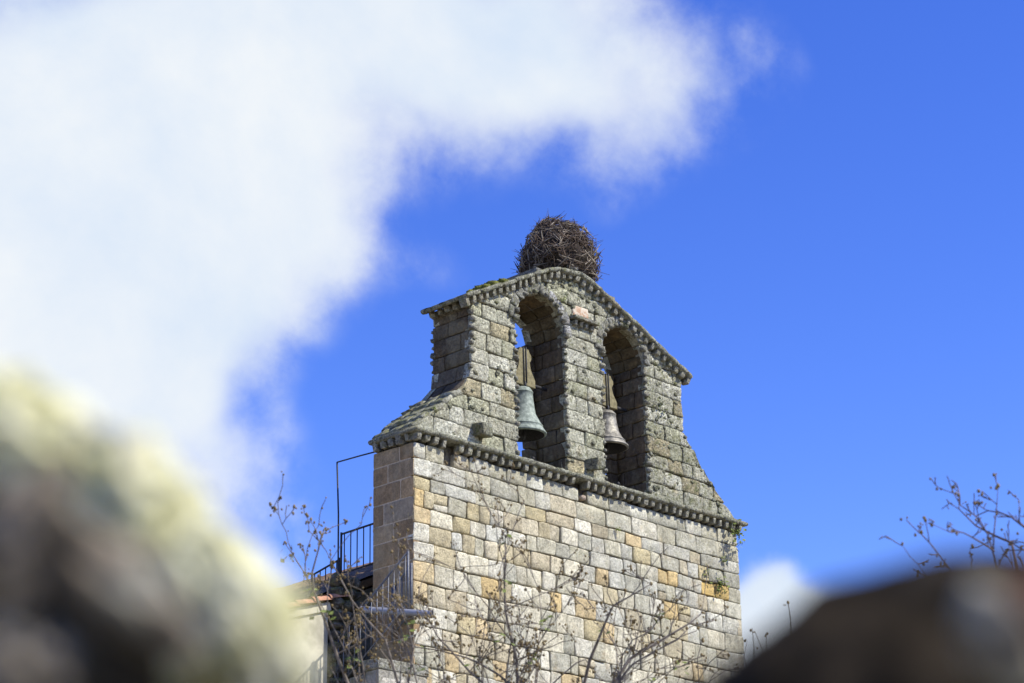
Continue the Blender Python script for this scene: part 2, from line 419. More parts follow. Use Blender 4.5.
# ------------------------------------------------------------------ gable above the ledge
RC = [(8.57, 12.21), (8.23, 12.5), (7.94, 12.72), (7.66, 12.98), (7.44, 13.21), (7.25, 13.47), (7.12, 13.7), (7.08, 14.0), (7.09, 15.0)]
LC = [(-.02, 12.21), (.32, 12.5), (.61, 12.72), (.87, 12.96), (1.08, 13.13), (1.22, 13.26), (1.33, 13.45), (1.37, 13.7), (1.38, 15.0)]
ROOF = [(1.12, 14.84), (1.31, 14.94), (2.3, 15.45), (3.2, 15.91), (3.5, 16.03), (3.75, 16.10), (4.0, 16.13), (4.25, 16.10), (4.5, 16.03), (4.85, 15.88), (5.6, 15.56), (6.4, 15.22), (7.06, 14.94), (7.27, 14.84)]
def roofz(x): return interp(ROOF, x, 0, 1)
TOPI = 6
def edgeL(z):
    x = interp(LC, z, 1, 0); w = z+.10
    if w > ROOF[0][1]: x = max(x, interp(ROOF[:TOPI+1], w, 1, 0))
    return x
def edgeR(z):
    x = interp(RC, z, 1, 0); w = z+.10
    if w > ROOF[-1][1]: x = min(x, interp(ROOF[TOPI:][::-1], w, 1, 0))
    return x
A1 = (3.13, .63, 14.79); A2 = (5.385, .595, 14.78); SILL = 12.2
def ar(A, z):
    cx, r, sp = A
    if z <= sp: return r
    if z >= sp+r: return 0.0
    return math.sqrt(max(0, r*r-(z-sp)**2))
def segs(z):
    """solid intervals of the gable at height z, always three"""
    return [(edgeL(z), A1[0]-ar(A1, z)), (A1[0]+ar(A1, z), A2[0]-ar(A2, z)), (A2[0]+ar(A2, z), edgeR(z))]
gb = MB(); gk = MB(); rg = random.Random(5)
gz = [12.2, 12.5, 12.8, 13.07, 13.4, 13.7, 13.98, 14.3, 14.58, 14.86, 15.15, 15.45, 15.72, 15.95, 16.05]
def gcol(x, z):
    c = rg.choice([(.46, .45, .345), (.53, .52, .42), (.41, .40, .30), (.42, .415, .29), (.49, .48, .37)]); v = rg.uniform(1.05, 1.32); al = rg.uniform(.35, .9)
    if x > 5.9: al = rg.uniform(.85, 1.2); v *= .92
    if x < 2.2: al *= .6; v *= 1.1
    if rg.random() < .05: c = (.40, .35, .22)
    return (c[0]*v, c[1]*v, c[2]*v, al)
gable_front = lambda s, t, n: Vector((s, -n, t))
for ci, (z0, z1) in enumerate(zip(gz, gz[1:])):
    zm = (z0+z1)/2; full = zm > 15.42
    for k in range(1 if full else 3):
        def bounds(z, k=k, full=full):
            if full:
                a, b = edgeL(z), edgeR(z)
                return (a, b) if b > a else ((a+b)/2-.01, (a+b)/2+.01)
            s = segs(z)[k]
            return s if s[1] > s[0] else ((s[0]+s[1])/2-.01, (s[0]+s[1])/2+.01)
        w = bounds(zm)[1]-bounds(zm)[0]
        if w < .06: continue
        w = max(bounds(z0)[1], bounds(z1)[1])-min(bounds(z0)[0], bounds(z1)[0])
        lo, hi = .28, .62
        xs = splits(rg, 0, w, lo, hi, []) if w > .5 else [0, w]
        if w > .5 and ci % 2 and len(xs) > 2: xs = [xs[0]]+[min(w-.15, max(.15, x+.13)) for x in xs[1:-1]]+[xs[-1]]
        lo_ = min(bounds(z0)[0], bounds(z1)[0]); hi_ = max(bounds(z0)[1], bounds(z1)[1])
        P = lambda s, t, n, lo_=lo_, bounds=bounds: Vector((min(max(lo_+s, bounds(t)[0]), bounds(t)[1]), -n, t))
        for a, b in zip(xs, xs[1:]):
            if b-a < .04: continue
            if max(P(b, q_, 0).x-P(a, q_, 0).x for q_ in (z0+.02, zm, z1-.02)) < .05: continue
            x = P((a+b)/2, zm, 0).x
            rough = .009 if x < 5.9 else .017
            if z0 > 15.1: rough = .016
            block(gb, P, a, b, z0, z1, gcol(x, zm), rg.random(), rg.uniform(-.01, .018), step=.06, rnd=rg.uniform(.02, .035), rough=rough, dep=.16, rfreq=10)
            PB = lambda s, t, n, P=P: (lambda q: Vector((q.x, DEP-.02+n, q.z)))(P(s, t, 0))
            block(gk, PB, a, b, z0, z1, gcol(x, zm), rg.random(), 0, step=.2, dep=.16)
gable = gb.build('gable_wall', M_gable, tower); gk.build('gable_rear', M_gable, tower)
# reveals of the openings and outer ends, and the core
RVC = [(.14, .105, .068), (.17, .135, .09), (.12, .09, .058)]  # brown reveal stone, its colour darkened further to paint in the openings' shade
def jamb(xf, sgn, z0, z1, dark=1.0, y0=0.05, y1=DEP-.04, cuts=(.30, .62, .22, .52), name='jamb', reb=0.0):
    rv = MB(); zs = [z for z in gz if z0-.01 <= z <= z1+.01]
    if zs[-1] < z1-.02: zs.append(z1)
    for i, (a, b) in enumerate(zip(zs, zs[1:])):
        c = y0+cuts[i % 4]; v = rg.uniform(.75, .95)
        P = lambda s, t, n: Vector((xf(t)+sgn*n, s, t))
        for y_0, y_1 in (((y0, c), (c, y1)) if not reb else ((y0, min(c, .6)), (min(c, .6), .76), (.76, y1))):
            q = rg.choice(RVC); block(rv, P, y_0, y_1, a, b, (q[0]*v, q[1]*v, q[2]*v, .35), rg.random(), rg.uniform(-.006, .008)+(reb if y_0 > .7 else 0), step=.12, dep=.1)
    rv.build(name, M_core, tower)
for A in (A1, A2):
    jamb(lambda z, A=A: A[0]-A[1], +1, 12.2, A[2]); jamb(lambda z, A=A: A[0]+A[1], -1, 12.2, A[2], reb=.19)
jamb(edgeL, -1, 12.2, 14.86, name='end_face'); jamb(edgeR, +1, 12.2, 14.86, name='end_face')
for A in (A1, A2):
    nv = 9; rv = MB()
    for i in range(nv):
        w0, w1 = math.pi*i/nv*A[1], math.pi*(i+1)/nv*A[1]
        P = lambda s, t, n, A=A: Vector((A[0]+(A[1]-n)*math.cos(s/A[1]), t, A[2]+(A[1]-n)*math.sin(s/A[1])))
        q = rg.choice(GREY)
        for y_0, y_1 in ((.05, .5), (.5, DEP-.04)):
            block(rv, P, w0, w1, y_0, y_1, (q[0]*.26, q[1]*.21, q[2]*.15, .2), rg.random(), 0, step=.1, dep=.08)  # stone tone scaled down to put the arch's inner shade into the colour
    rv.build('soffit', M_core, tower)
gc = MB(); zs = [12.15+.05*i for i in range(80)]
for k in range(3):
    ringp = None
    for z in zs:
        a, b = segs(z)[k]
        if z > 15.3:
            if z > edgeL(z)*0+16.0: break
        if b-a < .14: ringp = None; continue
        a += .05; b -= .05
        ids = [gc.add((a, .1, z), (.2, .19, .17, .3)), gc.add((b, .1, z), (.2, .19, .17, .3)), gc.add((b, DEP-.12, z), (.2, .19, .17, .3)), gc.add((a, DEP-.12, z), (.2, .19, .17, .3))]
        if ringp:
            for q in range(4): gc.f.append((ringp[q], ringp[(q+1) % 4], ids[(q+1) % 4], ids[q]))
        ringp = ids
gc.build('gable_core', M_core, tower, smooth=False)

# voussoirs and ball ornament round each arch
def boss_part(parent, p, r, lich):
    mb = MB(); boss(mb, p, r, lich)
    if mb.v: mb.build('boss', M_gable, parent)
def boss(mb, p, r, lich):
    if rg.random() < .14: return
    r *= rg.choice((.65, .85, 1.0, 1.0, 1.15))
    v = rg.uniform(.8, 1.1); ico(mb, p, r, 2, .45, (rg.uniform(.8, 1.2), 1, rg.uniform(.75, 1.1)), (.32*v, .31*v, .26*v, lich), 1.8)
for A, nm in ((A1, 0), (A2, 1)):
    sm = MB(); n = 10; wid = .2
    for i in range(n):
        w0, w1 = math.pi*i/n*A[1], math.pi*(i+1)/n*A[1]
        P = lambda s, t, nn, A=A: Vector((A[0]+(A[1]+t)*math.cos(s/A[1]), -nn, A[2]+(A[1]+t)*math.sin(s/A[1])))
        c = (.44, .435, .42, .35) if (nm == 0 and i < 4) else (.32, .315, .27, .95)
        block(sm, P, w0, w1, .0, wid, c, rg.random(), .04, step=.05, dep=.06, rnd=.03, rough=.010 if c[3] < .5 else .02)
    arch = sm.build('arch_surround', M_gable, tower)
    sp = .135
    z = 12.3
    while z < A[2]:
        for sg in (-1, 1):
            boss_part(arch, (A[0]+sg*(A[1]+.026)+rg.uniform(-.012, .012), .004+rg.uniform(-.012, .012), z+rg.uniform(-.012, .012)), rg.uniform(.034, .062), .9)
        z += sp
    nb = int(math.pi*A[1]/sp)
    for i in range(nb+1):
        w = math.pi*i/nb; boss_part(arch, (A[0]+math.cos(w)*(A[1]+.03), -.035, A[2]+math.sin(w)*(A[1]+.03)), rg.uniform(.04, .065), .9)
ob = MB(); z = 13.62
while z < 14.85:
    for ef, sg in ((edgeL, -1),):
        for y in (0.01, DEP-.03):
            boss(ob, (ef(z)-sg*.02+rg.uniform(-.014, .014), y, z+rg.uniform(-.012, .012)), rg.uniform(.045, .065), .7)
    z += .145
tag(ob.build('edge_moulding', M_gable, tower), kind='stuff')

# slabs: ledge and roof copings
def slab(mb, p0, p1, y0, y1, th, col, seed, nose=.03, up=None, rough=.012):
    """a slab along p0->p1 in the XZ plane, top on the line, spanning y0..y1"""
    rg_ = random.Random(seed); p0 = Vector(p0); p1 = Vector(p1); d = p1-p0; ln = d.length; d.normalize()
    nn = Vector((-d.z, 0, d.x)); k = len(mb.v); ns = max(2, int(ln/.08)); up_j = rg_.uniform(-.008, .012)
    ny = max(3, int((y1-y0)/.12))
    prof = [(y0+nose, -th), (y0+nose*.25, -th*.72), (y0, -th*.4), (y0+nose*.3, -th*.08)]+[(y0+nose*1.3+(y1-y0-2.6*nose)*i/ny, 0) for i in range(ny+1)]+[(y1-nose*.3, -th*.08), (y1, -th*.4), (y1-nose*.25, -th*.72), (y1-nose, -th)]
    m_ = len(prof)
    for i in range(ns+1):
        a = .004+(ln-.008)*i/ns; e = .006 if i in (0, ns) else 0
        for (y, h) in prof:
            q = p0+d*a+nn*(h+up_j-e*(1 if h > -th*.5 else -1)); q = Vector((q.x, y+(e if y < (y0+y1)/2 else -e), q.z))
            mb.add(q+noise.noise_vector(q*7)*rough+noise.noise_vector(q*19)*rough*.6, col)
    for i in range(ns):
        for j in range(m_): mb.f.append((k+i*m_+j, k+i*m_+(j+1) % m_, k+(i+1)*m_+(j+1) % m_, k+(i+1)*m_+j))
    mb.f.append(tuple(range(k, k+m_))); mb.f.append(tuple(range(k+ns*m_+m_-1, k+ns*m_-1, -1)))
MC = (.33, .325, .25, 1.0)
lg = MB(); x = -.11
while x < LEN+.16:
    x2 = min(LEN+.17, x+rg.uniform(.45, .9))
    if LEN+.17-x2 < .25: x2 = LEN+.17
    slab(lg, (x, 0, 12.19), (x2, 0, 12.19), -.17, DEP+.02, .085, MC, rg.random()); x = x2
ledge = lg.build('ledge', M_moss, tower)
cbm = []
for i in range(4):
    mb = MB()
    box(mb, (0, .03, 0), rg.uniform(.095, .115), .2, rg.uniform(.12, .145), col=(.37, .355, .285, .8), bev=.14, jit=0)
    for q in range(len(mb.v)):
        v = Vector(mb.v[q]); v += noise.noise_vector(v*14+Vector((i*5, 0, 0)))*.012
        if v.z < 0 and v.y < 0: v.y += (-v.z)*.5
        mb.v[q] = tuple(v)
    o = mb.build('corbel', M_moss); cbm.append(o.data); bpy.data.objects.remove(o)
def corbel(parent, loc, rz=0.0, ry=0.0):
    o = bpy.data.objects.new('corbel', rg.choice(cbm)); COL.objects.link(o); o.parent = parent
    o.location = Vector(loc)-Vector(tower.location); o.rotation_euler = (rg.uniform(-.08, .08), ry+rg.uniform(-.07, .07), rz+rg.uniform(-.06, .06))
    o.scale = (rg.uniform(.7, 1.2), rg.uniform(.7, 1.05), rg.uniform(.7, 1.15)); return o
nC = 43
for i in range(nC+1):
    if rg.random() < .05: continue
    corbel(ledge, (.03+(LEN-.06)*i/nC, -.06, 12.045))
for i in range(5): corbel(ledge, (-.03, .1+.19*i, 12.045), -math.pi/2); corbel(ledge, (LEN+.06, .1+.19*i, 12.045), math.pi/2)
# roof coping
rf = MB()
def walk(tab, lo, hi):
    pts = [Vector((a, 0, b)) for a, b in tab]; out = []; cur = [pts[0]]; acc = 0; tgt = rg.uniform(lo, hi)
    L_ = [0]
    for a, b in zip(pts, pts[1:]): L_.append(L_[-1]+(b-a).length)
    def pos(s):
        for i in range(len(pts)-1):
            if s <= L_[i+1]+1e-9: return pts[i].lerp(pts[i+1], (s-L_[i])/(L_[i+1]-L_[i]))
        return pts[-1]
    s = 0; res = [pos(0)]
    while L_[-1]-s > hi*1.2: s += rg.uniform(lo, hi); res.append(pos(s))
    res.append(pts[-1]); return res, pos, L_[-1]
res, pos, TL = walk(ROOF, .35, .62)
for a, b in zip(res, res[1:]):
    slab(rf, (a.x, 0, a.z), (b.x, 0, b.z), -.16, DEP+.03, .085, MC, rg.random(), .03, None, .016)
roof = rf.build('roof_coping', M_moss, tower)
n = int(TL/.19)
for i in range(n+1):
    q = pos(TL*(i+.5)/(n+1)); q2 = pos(min(TL, TL*(i+.5)/(n+1)+.05)); q1 = pos(max(0, TL*(i+.5)/(n+1)-.05))
    ang = -math.atan2(q2.z-q1.z, q2.x-q1.x)
    corbel(roof, (q.x, -.055, q.z-.145), 0, ang*.8)
for i in range(5): corbel(roof, (1.31, .1+.19*i, 14.78), -math.pi/2); corbel(roof, (7.13, .1+.19*i, 14.78), math.pi/2)
# sloping copings on the two shoulders
sh = MB()
for a, b, t_ in (((-.05, 12.23), (.20, 12.43), .09), ((.16, 12.44), (.44, 12.63), .10), ((.38, 12.62), (.68, 12.82), .10), ((.62, 12.83), (.86, 12.99), .11), ((.82, 13.01), (1.07, 13.13), .13)):
    for y_0, y_1 in ((-.03, .33), (.33, .68), (.68, DEP+.02)):
        o_ = rg.uniform(-.02, .02)
        slab(sh, (a[0]+o_, 0, a[1]+rg.uniform(-.012, .02)), (b[0]+o_, 0, b[1]+rg.uniform(-.012, .02)), y_0, y_1, t_, (.41, .40, .31, .8), rg.random(), .04, None, .03)
sh.build('shoulder_coping', M_moss, tower); sh = MB()
for a, b in zip(RC[:6], RC[1:7]):
    slab(sh, (b[0]+.0, 0, b[1]), (a[0]+.0, 0, a[1]), .01, DEP-.01, .06, (.33, .325, .26, 1.0), rg.random(), .03, None, .014)
sh.build('shoulder_coping', M_moss, tower)
ps = []
for x, z in ((1.50, 12.47), (4.36, 12.47)):
    mb = MB(); box(mb, (x, -.09, z), .24, .34, .22, (.98, .1, .15), (-.1, .98, .1), (-.15, -.1, .98), col=(.30, .30, .22, 1.1), bev=.16, jit=.05); mb.build('projecting_stone', M_gable, tower)
# small carved shelf and painted fragment between the arches
nm_ = MB(); box(nm_, (4.25, -.07, 15.19), .66, .16, .06, col=(.33, .32, .27, .9), bev=.25, jit=.012)
shelf = nm_.build('carved_shelf', M_gable, tower)
for i in range(4): corbel(shelf, (4.02+.15*i, -.04, 15.10)).scale = (.75, .7, .7)
m, t, p = newmat('ochre_fragment'); g = G(t)
c = g.mix(g.ramp(g.noise(10, 5, .7), .40, .60), (.36, .20, .115), (.52, .46, .36)); g.l(c, p.inputs['Base Color']); p.inputs['Roughness'].default_value = .95
nb_ = MB(); block(nb_, lambda s, t, n: Vector((s, -n, t)), 4.0, 4.42, 15.23, 15.47, (1, 1, 1, 1), 3, .035, step=.06); nb_.build('painted_stone', m, tower)
# rough scabs of lichen and moss that break the edges of the upper masonry
mc = MB()
for q in range(420):
    z = rg.uniform(12.25, 16.0); x = rg.uniform(edgeL(min(z, 15.9)), edgeR(min(z, 15.9)))
    if abs(x-A1[0]) < ar(A1, z)+.06 or abs(x-A2[0]) < ar(A2, z)+.06: continue
    if x < 5.7 and rg.random() < .62 and z < 15: continue
    if z > roofz(x)-.14: continue
    r = rg.uniform(.02, .055); ico(mc, (x, -.005, z), r, 1, .5, (1.3, .5, 1), (.27, .27, .19, 1.1), 2)
tag(mc.build('lichen_crust', M_gable, tower), kind='stuff')

# ------------------------------------------------------------------ bells
def bell(cx, cy, zm, H, R, sh_, mat, label, yoke_w, yoke_z0, yoke_z1, open_hw):
    t = empty('church_bell', (cx, cy, zm), label, 'bell', 'bells in the arches')
    b = MB()
    prof = [(R*.90, .0), (R, .012), (R*1.0, .035), (R*.93, H*.085), (R*.83, H*.16), (R*.72, H*.27), (sh_*1.30, H*.42), (sh_*1.15, H*.6), (sh_*1.06, H*.76), (sh_*1.02, H*.86), (sh_*.96, H*.92), (sh_*.80, H*.965), (sh_*.45, H*.995), (.03, H)]
    # raised bands
    pr = []
    for i, (r, z) in enumerate(prof):
        pr.append((r, z))
        if i in (4, 9): pr += [(r+.009, z+.006), (r+.009, z+.02), (r-.001, z+.026)]
    lathe(b, pr, (cx, cy, zm), 56)
    b.build('bell_body', mat, t)
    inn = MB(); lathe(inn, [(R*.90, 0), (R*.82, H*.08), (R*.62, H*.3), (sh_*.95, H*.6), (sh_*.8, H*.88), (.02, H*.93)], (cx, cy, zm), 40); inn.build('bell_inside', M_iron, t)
    c = MB(); tube(c, [(cx, cy, zm+H*.9), (cx+.01, cy, zm+.1), (cx+.01, cy, zm+.02), (cx+.01, cy, zm-.06)], [.012, .014, .04, .025], 8); c.build('clapper', M_iron, t)
    cr = MB()
    for dx in (-.07, .07): tube(cr, [(cx+dx*.6, cy, zm+H*.97), (cx+dx, cy, zm+H+.05), (cx+dx*.5, cy, zm+H+.12)], [.028, .03, .028], 8)
    tube(cr, [(cx, cy-.06, zm+H*.97), (cx, cy-.07, zm+H+.05), (cx, cy-.02, zm+H+.12)], [.026]*3, 8)
    cr.build('crown', M_iron, t)
    # yoke: stepped outline, extruded
    w = yoke_w; a, z = yoke_z0, yoke_z1; hh = z-a
    half = [(w, 0), (w, .20), (w*.86, .30), (w*.66, .42), (w*.56, .54), (w*.52, .66), (w*.60, .70), (w*.68, .77), (w*.66, .86), (w*.50, .93), (w*.42, 1.0)]
    out = half+[(-x, q) for x, q in reversed(half)]
    y = MB(); th = .065; n = len(out); k = 0
    rings = [(-th, .9), (-th*.92, 1.0), (th*.92, 1.0), (th, .9)]
    for yy, s_ in rings:
        for x, q in out: y.add((cx+x*(s_ if s_ == 1 else .95), cy+yy, a+hh*(.5+(q-.5)*(1 if s_ == 1 else .97))))
    for i in range(3):
        for j in range(n): y.f.append((i*n+j, i*n+(j+1) % n, (i+1)*n+(j+1) % n, (i+1)*n+j))
    y.f.append(tuple(range(n))); y.f.append(tuple(range(4*n-1, 3*n-1, -1)))
    y.build('yoke', M_yoke, t, smooth=False)
    for dx in (-.032, .032):
        s = MB(); tube(s, [(cx+dx, cy-th-.015, zm+H+.06), (cx+dx, cy-th-.018, a+hh*.5), (cx+dx, cy-th-.012, z+.02)], [.011]*3, 6); s.build('strap', M_iron, t)
    ax = MB(); tube(ax, [(cx-open_hw[0], cy+.02, a+hh*.12), (cx+open_hw[1], cy+.02, a+hh*.12)], [.03, .03], 8); ax.build('axle', M_iron, t)
    return t
bell(3.06, .40, 12.83, .91, .41, .175, M_green, 'green verdigris bell, taller of the two, in the left arch', .27, 13.76, 14.46, (.6, .64))
bell(5.29, .40, 13.07, .74, .41, .185, M_bronze, 'shiny grey bronze bell, shorter and broader, in the right arch', .27, 13.88, 14.50, (.55, .62))
for A, x, lab in ((A1, 3.46, 'dark bell striker on the sill under the green bell'), (A2, 5.75, 'dark bell striker on the sill under the grey bell')):
    t = empty('bell_striker', (x, .55, 12.2), lab, 'striker', 'bell strikers')
    mb = MB(); box(mb, (x, .55, 12.34), .2, .18, .26, bev=.2); mb.build('motor_box', M_galv, t)
    mb = MB(); tube(mb, [(x-.02, .47, 12.40), (x-.10, .44, 12.46), (x-.16, .42, 12.47)], [.02, .02, .035], 6); mb.build('hammer', M_iron, t)

# ------------------------------------------------------------------ stork nest
nest = empty('stork_nest', (4.12, .45, 16.12), 'big dome of tangled sticks crowning the gable peak', 'nest')
NC = Vector((4.17, .46, 16.60))
mb = MB(); ico(mb, NC+Vector((0, 0, -.14)), .66, 4, .22, (1.0, 1.0, .88), freq=2.5); mb.build('nest_core', M_nestcore, nest)
def sticks(n, rlo, rhi, lo, hi, th, seed, up=False):
    mb = MB(); rg = random.Random(seed)
    for i in range(n):
        w = rg.uniform(0, 2*math.pi); e = math.asin(rg.uniform(-.55, 1.0)); k = rg.uniform(rlo, rhi)
        R_ = .70*(1.0 if e < .1 else 1.0-.10*e)
        d = Vector((math.cos(e)*math.cos(w), math.cos(e)*math.sin(w), math.sin(e)*.86))
        ce = math.cos(e) if e > 0 else 1.0-.12*e*e
        rt = 1-.16*max(0, math.sin(e)); p = NC+Vector((math.cos(w)*ce*R_*k*rt, math.sin(w)*ce*R_*k*rt, math.sin(e)*(.69 if e > 0 else .78)*k))
        p += noise.noise_vector(p*3.1)*.10
        tang = Vector((-math.sin(w), math.cos(w), 0)); upv = d.cross(tang)
        a = rg.gauss(0, 1.1); v = (tang*math.cos(a)+upv*math.sin(a)+d*rg.gauss(.12, .33)).normalized()
        l = rg.uniform(lo, hi); bend = d*(-rg.uniform(.0, .12)*l); r = rg.uniform(*th)
        if up: v = (d*1.0+Vector((0, 0, .5))+Vector((rg.gauss(0, .5), rg.gauss(0, .5), rg.gauss(0, .3)))).normalized(); bend = Vector((0, 0, 0))
        s0, s1 = (p-v*l/2+bend, p+v*l/2+bend) if not up else (p-v*l*.3, p+v*l*.6)
        mb_pts = [s0, p+noise.noise_vector(p*5)*.02, s1]
        tube(mb, mb_pts, [r, r*.9, r*.4], 4, cap=False)
    return mb
sticks(1700, .82, 1.08, .14, .5, (.004, .011), 1).build('dark_sticks', M_stick, nest)
sticks(330, .96, 1.10, .12, .45, (.004, .013), 2).build('pale_sticks', M_stickp, nest)
sticks(150, .88, 1.0, .14, .52, (.003, .0075), 3, True).build('loose_twigs', M_stick, nest)
mb = MB(); ico(mb, (3.98, -.06, 16.16), .09, 2, .3, (1.4, 1, .8), (.5, .49, .45, .3)); st = mb.build('ridge_stone', M_gable, tower)

# ------------------------------------------------------------------ plants on the masonry
def tuft(name, P, label, r, n, hang=0.0, size=.05, mat=None, seed=0, cat='plant', group=None, blades=False):
    rg = random.Random(seed); t = empty(name, P, label, cat, group); mb = MB(); P = Vector(P)
    for i in range(n):
        o = Vector((rg.gauss(0, r), -abs(rg.gauss(0, r*.35))-.02, rg.gauss(0, r)-abs(rg.gauss(0, hang))))
        if blades:
            b = P+Vector((rg.uniform(-r, r), rg.uniform(-r, r), 0)); h = rg.uniform(.06, .2); ld = Vector((rg.gauss(0, .05), rg.gauss(0, .05), h)); w = Vector((.008, .005, 0))
            k = len(mb.v); mb.add(b-w); mb.add(b+w); mb.add(b+ld); mb.f.append((k, k+1, k+2)); continue
        c = P+o; a = Vector((rg.gauss(0, 1), rg.gauss(0, 1), rg.gauss(0, 1))).normalized(); b = a.orthogonal(); s = size*rg.uniform(.5, 1.2)
        k = len(mb.v); [mb.add(q) for q in (c-a*s, c+b*s*.55, c+a*s, c-b*s*.55)]; mb.f.append((k, k+1, k+2, k+3))
    mb.build('foliage', mat or M_leaf, t, smooth=False, fix=False); return t
tuft('wall_plant', (8.28, -.15, 11.95), 'green leafy plant hanging below the right end of the ledge', .11, 90, .12, .045, None, 1, group='plants rooted in the masonry')
tuft('wall_plant', (7.90, -.02, 10.92), 'small green plant beside the orange stone near the right edge', .08, 60, .1, .04, None, 2, group='plants rooted in the masonry')
tuft('wall_plant', (7.5, -.02, 11.05), 'tiny green sprig left of the plant by the orange stone', .05, 26, .02, .035, None, 3, group='plants rooted in the masonry')
tuft('wall_plant', (8.05, -.02, 11.35), 'little green sprig midway between ledge plant and orange stone', .045, 24, .02, .035, None, 4, group='plants rooted in the masonry')
tuft('wall_plant', (6.38, -.04, 14.1), 'green sprig growing on the right pillar beside the grey bell arch', .06, 34, .12, .032, None, 5, group='plants rooted in the masonry')
tuft('wall_plant', (3.66, -.06, 15.5), 'green sprig above the left arch near the peak', .06, 34, .02, .03, None, 6, group='plants rooted in the masonry')
tuft('wall_plant', (5.0, -.02, 11.37), 'tiny green sprig in a joint under the pale central stones', .035, 18, .0, .03, None, 7, group='plants rooted in the masonry')
tuft('wall_plant', (.42, -.02, 12.62), 'tiny green sprig on the left sloping shoulder', .03, 18, .0, .03, None, 8, group='plants rooted in the masonry')
t = empty('moss_cushion', (2.0, .25, 15.3), 'green moss cushion on the left slope of the coping', 'moss')
mb = MB(); rg = random.Random(4)
for i in range(26):
    x = rg.uniform(1.65, 2.3); ico(mb, (x, rg.uniform(-.02, .5), roofz(x)+.01), rg.uniform(.05, .10), 2, .5, (1.3, 1.2, .75), freq=2.5)
mb.build('moss_pads', M_mosspad, t)

# ------------------------------------------------------------------ annex, stair and railings left of the gable
def plane_pt(px, py, Y):
    q = ray(px, py); return CAM+q*((Y-CAM.y)/q.y)
YW = 1.35
annex = empty('church_annex', (-3.0, 4.0, 0), 'whitewashed annex with tiled coping left of the bell gable', 'building')
def pw(px, py): v = plane_pt(px, py, YW); return v.x, v.z
a0 = pw(328, 602); a1 = pw(157, 634)
sl_ = (a0[1]-a1[1])/(a0[0]-a1[0]); X0, X1 = a1[0]-1.5, a0[0]
topz = lambda x: a0[1]+(x-a0[0])*sl_
mb = MB(); nx = 24
for (y, ins) in ((YW, 0), (YW+.45, 0)):
    for i in range(nx+1):
        x = X0+(X1-X0)*i/nx; mb.add((x, y, 0)); mb.add((x, y, topz(x)))
for i in range(nx):
    a = 2*i; b = a+2*(nx+1); mb.f += [(a, a+2, a+3, a+1), (b, b+1, b+3, b+2), (a+1, a+3, b+3, b+1)]
e = 2*nx; b = e+2*(nx+1); mb.f += [(e, b, b+1, e+1), (0, 1, 2*(nx+1)+1, 2*(nx+1))]
mb.build('plaster_wall', M_white, annex, smooth=False)
mb = MB(); th_ = math.atan(sl_)   # moulding under the tiles
d = Vector((math.cos(th_), 0, math.sin(th_))); up = Vector((-d.z, 0, d.x)); ln = (X1-X0)/d.x
mid = Vector(((X0+X1)/2, YW+.225, topz((X0+X1)/2)))
box(mb, mid+up*.003-up*.08, ln+.02, .53, .14, d, (0, 1, 0), up, bev=.12); mb.build('cornice_band', M_white, annex)
mb = MB(); k_ = 0; s = 0
while s < ln:
    L_t = .42; c0 = Vector((X0, YW-.06, topz(X0)))+d*s+up*.02; c0.y = YW-.02
    for row in range(3):
        base = c0+Vector((0, row*.2, 0)); k = len(mb.v)
        for q in range(2):
            for j in range(9):
                w = math.pi*j/8; R_ = (.11 if q == 0 else .095); mb.add(base+d*(L_t*q)+Vector((0, -math.cos(w)*R_, 0))+up*(math.sin(w)*R_*.8+(.025 if q == 0 else 0)+rg.uniform(-.004, .004)))
        for j in range(8): mb.f.append((k+j, k+j+1, k+9+j+1, k+9+j))
    s += .36
mb.build('tile_coping', M_tile, annex)
# church nave behind, seen as a rising eave
YE = 2.1
b0 = plane_pt(330, 590, YE); b1 = plane_pt(275, 610, YE)
sl2 = (b0.z-b1.z)/(b0.x-b1.x); NX0, NX1 = b1.x-4, 4.3
nz = lambda x: b0.z+(x-b0.x)*sl2
nave = empty('church_nave', (2.0, 12.0, 0), 'church nave with dark tiled roof behind the annex', 'building')
mb = MB()
pts = [(NX0+.4, nz(NX0+.4)-.24), (NX1, nz(NX1)-.24), (2*NX1-NX0-.4, nz(NX0+.4)-.24)]
for y in (YE+.25, YE+18):
    for x, z in pts: mb.add((x, y, 0)); mb.add((x, y, z))
for q in range(2): a = 2*q; mb.f += [(a, a+2, a+3, a+1), (a+6, a+7, a+9, a+8)]
mb.f += [(0, 1, 7, 6), (4, 10, 11, 5)]
mb.build('nave_wall', M_white, nave, smooth=False)
mb = MB(); mb2 = MB()
for sg in (1, -1):
    for row in range(int((NX1-NX0)/.24)):
        xr = NX0+row*.24
        for yy in range(3 if row else 3):
            pass
    nrow = 60
    k = len(mb.v); ny = 30
    for i in range(nrow+1):
        x = NX0+(NX1-NX0)*i/nrow; xx = x if sg == 1 else 2*NX1-x
        for j in range(ny*4+1):
            y = YE-.12+18.2*j/(ny*4) if j else YE-.12
            mb.add((xx, y, nz(x)+.05*abs(math.sin(j*math.pi/4*2))*0+.03*noise.noise(Vector((x*6, y*3, 1)))+(.035 if j % 2 else 0)))
    m_ = ny*4+1
    for i in range(nrow):
        for j in range(m_-1): mb.f.append((k+i*m_+j, k+(i+1)*m_+j, k+(i+1)*m_+j+1, k+i*m_+j+1))
mb.build('nave_roof', M_oldtile, nave)
d2 = Vector((1, 0, sl2)).normalized(); up2 = Vector((-d2.z, 0, d2.x))
